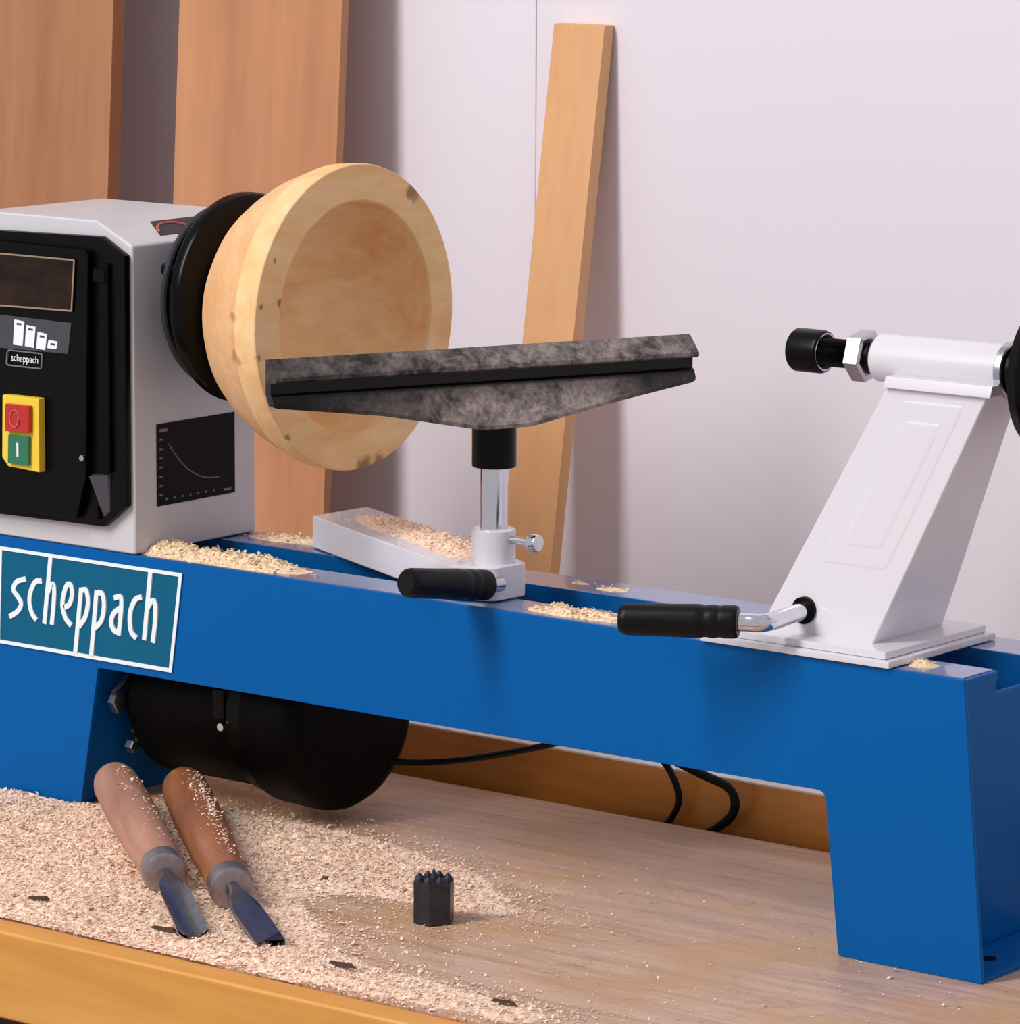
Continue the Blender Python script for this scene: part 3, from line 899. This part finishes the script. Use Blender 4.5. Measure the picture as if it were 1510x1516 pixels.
lc = obj('live_centre', lathe([(0, 0), (0, 0.0125), (0.0012, 0.0146), (0.003, 0.0158), (0.024, 0.0158), (0.0262, 0.0150), (0.0270, 0.0138), (0.0262, 0.0112), (0.020, 0.0108), (0.020, 0)], (-0.1965, TY, TZ), seg=40), 'black_plastic', ts, label='black round cap at the spindle tip')
obj('bright_ring', lathe([(0, 0.0138), (0, 0.0128), (0.0007, 0.0128), (0.0007, 0.0138)], (-0.1700, TY, TZ), seg=40, closed=True), 'steel', lc)
obj('rear_collar', lathe([(0, 0), (0, 0.0190), (0.0012, 0.0200), (0.006, 0.0200), (0.007, 0.019), (0.007, 0)], (-0.0174, TY, TZ), seg=40), 'steel', ts)
hw = obj('handwheel', lathe([(0.0, 0.040), (-0.004, 0.046), (0.0, 0.053), (0.008, 0.056), (0.016, 0.053), (0.019, 0.046), (0.016, 0.040), (0.008, 0.038)], (0.0150, TY, TZ), seg=56, closed=True), 'black_plastic', ts, label='black handwheel')
obj('hub', lathe([(0, 0), (0, 0.0165), (0.002, 0.0185), (0.022, 0.0185), (0.026, 0.022), (0.048, 0.022), (0.048, 0)], (-0.0102, TY, TZ), seg=36), 'black_plastic', hw)
obj('wheel_disc', lathe([(0, 0), (0, 0.041), (0.006, 0.041), (0.006, 0)], (0.0195, TY, TZ), seg=48), 'black_plastic', hw)
# clamp lever
yf = 0.0235
obj('lever_socket', cyl((-0.1505, yf + 0.006, 0.2415), (-0.1505, yf - 0.0012, 0.2415), 0.0098, 28), 'black_plastic_matte', ts)
lv = obj('clamp_lever', tube([(-0.1505, yf + 0.004, 0.2415), (-0.1505, 0.0000, 0.2402), (-0.1510, -0.0160, 0.2394), (-0.1545, -0.0255, 0.2392), (-0.1640, -0.0295, 0.2392), (-0.1760, -0.0345, 0.2388)], 0.0066, 18), 'chrome', ts, label='bent chrome clamp lever')
obj('grip', grip_bm((-0.1690, -0.0312, 0.2390), (-0.2465, -0.0680, 0.2372), 0.0120), 'rubber_grip', lv, label='black rubber lever grip')

# ------------------------------------------------------------------ turning tools
def gouge(name, far, ferr, tip, hm, kind, label):
    far, ferr, tip = Vector(far), Vector(ferr), Vector(tip)
    t = root(name, (ferr.x, ferr.y, 0.0), label, 'gouge', 'turning tools lying on the bench')
    d_ = ferr - far
    L = d_.length
    pr = [(0, 0), (0.0008, 0.009), (0.003, 0.0138), (0.008, 0.0172), (0.020, 0.0186), (L * 0.35, 0.0194), (L * 0.65, 0.0184), (L * 0.86, 0.0166), (L - 0.001, 0.0160), (L - 0.001, 0)]
    h = obj('handle', lathe(pr, far, d_, 36), hm, t, smooth=50)
    h.data.update()
    f_ = obj('ferrule', lathe([(0, 0), (0, 0.0164), (0.0008, 0.0171), (0.016, 0.0167), (0.0185, 0.0155), (0.0195, 0.0130), (0.0195, 0)], ferr - d_.normalized() * 0.0015, d_, 36), 'ferrule_steel', t)
    s0 = ferr + d_.normalized() * 0.017
    # blade: thin section lofted to the cutting edge
    ax = (tip - s0); LB = ax.length; ax.normalize()
    side = ax.cross(Vector((0, 0, 1))).normalized()
    upv = side.cross(ax).normalized()
    bm_ = bmesh.new()
    rings = []
    st = [(0.0, 0.0050, 1.0), (0.012, 0.0052, 0.9), (0.026, 0.0096, 0.4), (0.05, 0.0112, 0.0), (LB - 0.012, 0.0112, 0.0), (LB - 0.005, 0.0110, 0.0), (LB, 0.0092 if kind == 'gouge' else 0.0110, 0.0)]
    for j, (x, w, rd) in enumerate(st):
        ring_ = []
        n_ = 12
        for k in range(n_ + 1):           # upper line
            u = -1 + 2 * k / n_
            if kind == 'gouge':
                hollow = -0.0052 * (1 - u * u) * (1 - rd)
                z_ = 0.0035 + hollow + rd * 0.003 * math.sqrt(max(0, 1 - u * u)) - rd * 0.001
            else:
                z_ = 0.0022 + rd * 0.004 * math.sqrt(max(0, 1 - u * u))
            cut = 0.0
            if j >= len(st) - 1:
                cut = -0.010 * u * u if kind == 'gouge' else 0.010 * u - 0.010
                z_ -= 0.0
            ring_.append(s0 + ax * (x + cut) + side * (u * w) + upv * z_)
        for k in range(n_, -1, -1):       # lower line
            u = -1 + 2 * k / n_
            if kind == 'gouge':
                z_ = 0.0020 - 0.0062 * (1 - u * u) * (1 - rd * 0.3)
            else:
                z_ = -0.0022 - rd * 0.003 * math.sqrt(max(0, 1 - u * u))
            cut = 0.0
            if j >= len(st) - 1:
                cut = (-0.010 * u * u - 0.004) if kind == 'gouge' else 0.010 * u - 0.016
            ring_.append(s0 + ax * (x + cut) + side * (u * w) + upv * z_)
        rings.append([bm_.verts.new(p) for p in ring_])
    for A_, B_ in zip(rings, rings[1:]):
        for k in range(len(A_)):
            k2 = (k + 1) % len(A_)
            bm_.faces.new((A_[k], A_[k2], B_[k2], B_[k]))
    bm_.faces.new(rings[0]); bm_.faces.new(rings[-1])
    bmesh.ops.recalc_face_normals(bm_, faces=bm_.faces)
    obj('blade', bm_, 'blade_steel', t, smooth=40, label='steel blade')
    return t


gouge('turning_gouge', (-0.806, 0.000, 0.026), (-0.590, -0.177, 0.0215), (-0.4745, -0.2690, 0.0070), 'handle_wood_dusty', 'gouge', 'turning gouge with dusty pale brown handle and hollow blade, nearer the left leg')
gouge('turning_chisel', (-0.757, 0.029, 0.024), (-0.5265, -0.173, 0.0195), (-0.4190, -0.2485, 0.0056), 'handle_wood', 'skew', 'turning chisel with reddish brown handle and flat dark blade')

# ------------------------------------------------------------------ spur drive bit
bx_, by_ = -0.3845, -0.1075
sb = root('spur_bit', (bx_, by_, 0.0), 'small black hexagonal spur bit standing upright on the bench', 'bit')
rot = math.radians(-2)
r6 = 0.0158
bm = bmesh.new()
seg = 6
lo = [bm.verts.new((bx_ + r6 * math.cos(rot + k * math.pi / 3), by_ + r6 * math.sin(rot + k * math.pi / 3), 0.0004)) for k in range(6)]
hi = [bm.verts.new((bx_ + r6 * math.cos(rot + k * math.pi / 3), by_ + r6 * math.sin(rot + k * math.pi / 3), 0.0320)) for k in range(6)]
bm.faces.new(lo); bm.faces.new(hi)
for k in range(6):
    bm.faces.new((lo[k], lo[(k + 1) % 6], hi[(k + 1) % 6], hi[k]))
bmesh.ops.recalc_face_normals(bm, faces=bm.faces)
bevel(bm, 0.0008, 2)
obj('body', bm, 'dark_steel', sb)
for k in range(8):
    a = k * math.pi / 4 + 0.3
    c0 = Vector((bx_ + 0.0112 * math.cos(a), by_ + 0.0112 * math.sin(a), 0.0318))
    obj('tooth', lathe([(0, 0), (0, 0.0036), (0.0020, 0.0030), (0.0044, 0.0006), (0.0044, 0)], c0, (0, 0, 1), 5), 'dark_steel', sb, smooth=0)
obj('centre_point', lathe([(0, 0), (0, 0.0032), (0.0030, 0.0026), (0.0090, 0.0003), (0.0090, 0)], (bx_, by_, 0.0318), (0, 0, 1), 16), 'dark_steel', sb)

# ------------------------------------------------------------------ sawdust
def vnoise(x, y, s, seed):
    r = np.random.default_rng(seed)
    T = r.random((64, 64))
    x = x * s; y = y * s
    xi = np.floor(x).astype(int); yi = np.floor(y).astype(int)
    fx = x - xi; fy = y - yi
    fx = fx * fx * (3 - 2 * fx); fy = fy * fy * (3 - 2 * fy)
    g_ = lambda a, b_: T[a % 64, b_ % 64]
    return (g_(xi, yi) * (1 - fx) + g_(xi + 1, yi) * fx) * (1 - fy) + (g_(xi, yi + 1) * (1 - fx) + g_(xi + 1, yi + 1) * fx) * fy


def flakes(px, py, pz, smin, smax, seed, flat=0.5):
    """thin curled flakes, two triangles pairs each, as numpy arrays"""
    r = np.random.default_rng(seed)
    n = len(px)
    s = r.uniform(smin, smax, n) * r.uniform(0.5, 1.0, n)
    asp = r.uniform(0.35, 0.9, n)
    yaw = r.uniform(0, 2 * np.pi, n)
    t1 = r.normal(0, flat, n); t2 = r.normal(0, flat, n)
    ux = np.stack([np.cos(yaw) * np.cos(t1), np.sin(yaw) * np.cos(t1), np.sin(t1)], 1)
    vx = np.stack([-np.sin(yaw) * np.cos(t2), np.cos(yaw) * np.cos(t2), np.sin(t2)], 1)
    c_ = np.stack([px, py, pz], 1)
    nn = np.cross(ux, vx)
    nn /= np.linalg.norm(nn, axis=1, keepdims=True)
    a = ux * (s / 2)[:, None]; b_ = vx * (s * asp / 2)[:, None]
    lift = nn * (s * 0.16)[:, None]
    V = np.stack([c_ - a - b_, c_ - b_ + lift, c_ + a - b_, c_ + a + b_, c_ + b_ + lift, c_ - a + b_], 1)
    dz = np.minimum(V[:, :, 2].min(1) - (pz - s * 0.12), 0)
    V[:, :, 2] -= dz[:, None]
    V = V.reshape(-1, 3)
    base = np.arange(n)[:, None] * 6
    Fq = np.concatenate([base + np.array([[0, 1, 4, 5]]), base + np.array([[1, 2, 3, 4]])], 0)
    return V, Fq


def dust_object(name, parts, mat, label):
    V = np.concatenate([p[0] for p in parts])
    off = 0
    Fs = []
    for v, f_ in parts:
        Fs.append(f_ + off); off += len(v)
    Fq = np.concatenate(Fs)
    c_ = (V.min(0) + V.max(0)) / 2
    me = bpy.data.meshes.new(name)
    me.from_pydata((V - c_).tolist(), [], Fq.tolist())
    o = link(name, me, mat, Vector(c_), None, 0)
    return tag(o, label, 'sawdust', kind='stuff')


def gauss(x, y, cx, cy, sx_, sy_, ang=0.0):
    c_, s_ = math.cos(ang), math.sin(ang)
    u = (x - cx) * c_ + (y - cy) * s_
    v = -(x - cx) * s_ + (y - cy) * c_
    return np.exp(-0.5 * ((u / sx_) ** 2 + (v / sy_) ** 2))


def bench_density(x, y):
    d_ = 1.5 * gauss(x, y, -0.80, -0.10, 0.16, 0.10)
    d_ += 1.1 * gauss(x, y, -0.62, -0.20, 0.13, 0.10)
    d_ += 0.8 * gauss(x, y, -0.60, -0.02, 0.10, 0.05, -0.15)
    d_ += 0.62 * gauss(x, y, -0.49, -0.005, 0.085, 0.035, -0.25)
    d_ += 0.9 * gauss(x, y, -0.42, -0.262, 0.14, 0.028)
    d_ += 0.5 * gauss(x, y, -0.25, -0.265, 0.09, 0.025)
    d_ += 0.45 * gauss(x, y, -0.40, -0.055, 0.05, 0.02)
    d_ += 0.3 * gauss(x, y, -0.44, -0.16, 0.06, 0.03)
    d_ *= 1 - 0.75 * gauss(x, y, -0.44, -0.125, 0.055, 0.032, -0.3)
    d_ *= 0.72 + 0.56 * vnoise(x, y, 22, 3)
    return d_


def mound_h(x, y):
    d_ = bench_density(x, y)
    h_ = np.clip(d_ - 0.42, 0, 1.2) * 0.0058
    h_ *= 0.75 + 0.5 * vnoise(x, y, 60, 5)
    h_ += np.clip(d_ - 0.40, 0, 0.3) * 0.010 * (vnoise(x, y, 240, 6) - 0.25)
    edge = np.clip((y - (BF + 0.004)) / 0.02, 0, 1)
    return h_ * (0.25 + 0.75 * edge)


gx = np.arange(-1.12, -0.10, 0.0026); gy = np.arange(BF + 0.004, 0.10, 0.0026)
GX, GY = np.meshgrid(gx, gy, indexing='ij')
GZ = mound_h(GX, GY) - 0.0012
ok = ~((GX < -0.818) & (GY > -0.004))
Vm = np.stack([GX, GY, GZ], -1).reshape(-1, 3)
ni, nj = GX.shape
idx = np.arange(ni * nj).reshape(ni, nj)
quads = np.stack([idx[:-1, :-1], idx[1:, :-1], idx[1:, 1:], idx[:-1, 1:]], -1).reshape(-1, 4)
okq = (GZ.reshape(-1)[quads].max(1) > -0.0002) & ok.reshape(-1)[quads].all(1)
quads = quads[okq]
used = np.unique(quads)
remap = np.zeros(ni * nj, int); remap[used] = np.arange(len(used))
mound = (Vm[used], remap[quads])
# flakes scattered on and around the mound
n = 330000
fx = rng.uniform(-1.12, 0.05, n); fy = rng.uniform(BF + 0.001, 0.15, n)
dens = bench_density(fx, fy)
keep = rng.random(n) < np.clip(dens * 0.62, 0, 0.62) ** 1.5 * 1.3 + 0.0036
keep &= ~((fx < -0.815) & (fy > -0.006))
fx, fy = fx[keep], fy[keep]
fz = np.maximum(mound_h(fx, fy) - 0.0012, 0) + 0.0006
fs = np.random.default_rng(5).random(len(fx)) < 0.07
fl = flakes(fx[~fs], fy[~fs], fz[~fs], 0.0009, 0.0027, 21, 0.35)
fl2 = flakes(fx[fs], fy[fs], fz[fs] + 0.0005, 0.0022, 0.0052, 22, 0.35)
dust_object('sawdust', [mound, fl, fl2], 'sawdust', 'drift of pale sawdust and shavings spread over the left of the bench')


def heap(name, blobs, zbase, mat, label, hmax=0.006, ymin=-9, ymax=9, dense=1.0, seed=1, zfun=None):
    """small heap: fine mound plus flakes; blobs = (cx, cy, sx, sy, angle, weight)"""
    D_ = lambda x, y: sum(w * gauss(x, y, a, b_, c_, d_, e) for a, b_, c_, d_, e, w in blobs)
    x0 = min(b_[0] - 2.4 * max(b_[2], b_[3]) for b_ in blobs); x1 = max(b_[0] + 2.4 * max(b_[2], b_[3]) for b_ in blobs)
    y0 = max(ymin, min(b_[1] - 2.4 * max(b_[2], b_[3]) for b_ in blobs)); y1 = min(ymax, max(b_[1] + 2.4 * max(b_[2], b_[3]) for b_ in blobs))
    xs = np.arange(x0, x1, 0.0014); ys = np.append(np.arange(y0, y1, 0.0014), y1)
    X_, Y_ = np.meshgrid(xs, ys, indexing='ij')
    hz = lambda x, y: np.clip(D_(x, y) - 0.25, 0, 1) * hmax * (0.6 + 0.8 * vnoise(x, y, 180, seed)) - 0.0004
    Z_ = hz(X_, Y_)
    zb_ = zfun(X_, Y_) if zfun else zbase
    V_ = np.stack([X_, Y_, Z_ + zb_], -1).reshape(-1, 3)
    a_, b2 = X_.shape
    id_ = np.arange(a_ * b2).reshape(a_, b2)
    q_ = np.stack([id_[:-1, :-1], id_[1:, :-1], id_[1:, 1:], id_[:-1, 1:]], -1).reshape(-1, 4)
    q_ = q_[Z_.reshape(-1)[q_].max(1) > 0]
    us = np.unique(q_); rm = np.zeros(a_ * b2, int); rm[us] = np.arange(len(us))
    r = np.random.default_rng(seed)
    N_ = int((x1 - x0) * (y1 - y0) / 4.5e-6 * dense)
    x = r.uniform(x0, x1, N_); y = r.uniform(y0 + 0.0005, y1 - 0.0005, N_)
    k_ = r.random(N_) < np.clip(D_(x, y), 0, 1) ** 1.6
    x, y = x[k_], y[k_]
    z = np.maximum(hz(x, y), 0) + (zfun(x, y) if zfun else zbase) + 0.0005
    return dust_object(name, [(V_[us], rm[q_]), flakes(x, y, z, 0.0012, 0.0034, seed + 50, 0.5)], mat, label)


heap('sawdust', [(-0.720, 0.026, 0.045, 0.011, 0.0, 1.2), (-0.665, 0.026, 0.025, 0.010, 0.0, 1.0), (-0.765, 0.024, 0.015, 0.009, 0, 0.9)], H, 'sawdust_cream',
     'heap of cream sawdust on the front rail below the bowl', 0.0075, 0.001, 0.0455, 1.0, 31)
heap('sawdust', [(-0.745, 0.132, 0.020, 0.008, 0.0, 1.0), (-0.715, 0.136, 0.018, 0.006, 0, 0.9)], H, 'sawdust_cream',
     'thin sawdust on the back rail beside the headstock', 0.004, 0.104, 0.1495, 0.8, 33)
heap('sawdust', [(-0.375, 0.024, 0.016, 0.009, 0.0, 1.0), (-0.345, 0.024, 0.018, 0.008, 0, 1.0), (-0.322, 0.025, 0.012, 0.008, 0, 0.8)], H, 'sawdust_cream',
     'cream sawdust on the front rail left of the tailstock grip', 0.0045, 0.001, 0.0455, 1.0, 35)
heap('sawdust', [(-0.395, 0.122, 0.011, 0.006, 0.0, 0.9), (-0.43, 0.128, 0.008, 0.005, 0, 0.6)], H, 'sawdust_cream',
     'small patch of sawdust on the back rail between tool rest and tailstock', 0.003, 0.104, 0.1495, 0.7, 37)
heap('sawdust', [(-0.050, 0.026, 0.0075, 0.007, 0.0, 1.0)], H, 'sawdust_cream',
     'little clump of cream sawdust at the right foot of the tailstock', 0.006, 0.003, 0.0455, 1.0, 39)
heap('sawdust', [(-0.620, 0.124, 0.030, 0.012, -0.44, 1.1), (-0.565, 0.100, 0.035, 0.0125, -0.44, 1.3), (-0.505, 0.069, 0.030, 0.0115, -0.44, 1.3), (-0.480, 0.053, 0.012, 0.009, -0.44, 0.8)], 0.2405, 'sawdust',
     'sawdust lying along the white base arm of the tool rest', 0.0035, -9, 9, 0.9, 41)

# flecks clinging to the two tool handles
for far, ferr, n_, seed, lab in (((-0.757, 0.029, 0.024), (-0.5265, -0.173, 0.0195), 420, 61, 'sawdust flecks clinging to the reddish brown chisel handle'),
                                 ((-0.806, 0.000, 0.026), (-0.590, -0.177, 0.0215), 120, 63, 'few sawdust flecks on the pale gouge handle')):
    r = np.random.default_rng(seed)
    a_, b2 = np.array(far), np.array(ferr)
    t = 0.09 + 0.86 * r.beta(1.2, 1.6, n_)
    ax_ = (b2 - a_) / np.linalg.norm(b2 - a_)
    sd = np.array([-ax_[1], ax_[0], 0.0])
    th = r.normal(0.25, 0.28, n_)
    rad = 0.0190 - 0.0022 * np.clip((t - 0.5) * 2, 0, 1)
    P_ = a_ + (b2 - a_) * t[:, None] + sd * (np.sin(th) * rad)[:, None] + np.array([0, 0, 1.0]) * (np.cos(th) * rad + 0.0004)[:, None]
    dust_object('sawdust', [flakes(P_[:, 0], P_[:, 1], P_[:, 2], 0.0010, 0.0030, seed, 0.4)], 'sawdust', lab)

# dark bark splinters on the bench
plain('bark', srgb(72, 48, 34), 0.8, vary=0.25, vscale=200)
for (x, y, L, w, a, lab) in ((-0.636, -0.262, 0.017, 0.0055, 0.35, 'dark bark splinter in the dust at the left bench edge'),
                             (-0.5050, -0.2665, 0.022, 0.0050, 0.1, 'dark bark splinter beside the gouge tip'),
                             (-0.3450, -0.2600, 0.026, 0.0045, 0.05, 'long dark bark splinter near the front edge right of the chisel'),
                             (-0.2080, -0.2500, 0.022, 0.0050, 0.0, 'dark bark splinter nearest the lower right end of the dust'),
                             (-0.5200, -0.0700, 0.007, 0.0040, 0.4, 'tiny dark bark crumb between chisel and spur bit')):
    z0 = float(mound_h(np.array([x]), np.array([y]))[0])
    bm = bmesh.new()
    ring_t, ring_b = [], []
    for k in range(10):
        u = 2 * math.pi * k / 10
        j_ = 1 + 0.22 * math.sin(3 * u + x * 90)
        px_ = L / 2 * math.cos(u) * j_; py_ = w / 2 * math.sin(u) * j_
        q = (x + px_ * math.cos(a) - py_ * math.sin(a), y + px_ * math.sin(a) + py_ * math.cos(a))
        ring_b.append(bm.verts.new((q[0], q[1], max(z0, 0) - 0.0003)))
        q2 = (x + (q[0] - x) * 0.75, y + (q[1] - y) * 0.7)
        ring_t.append(bm.verts.new((q2[0], q2[1], max(z0, 0) + 0.0020 + 0.0006 * math.sin(2 * u))))
    bm.faces.new(ring_b); bm.faces.new(ring_t)
    for k in range(10):
        bm.faces.new((ring_b[k], ring_b[(k + 1) % 10], ring_t[(k + 1) % 10], ring_t[k]))
    bmesh.ops.recalc_face_normals(bm, faces=bm.faces)
    tag(obj('bark_splinter', bm, 'bark', smooth=0), lab, 'splinter', 'bark splinters on the bench')
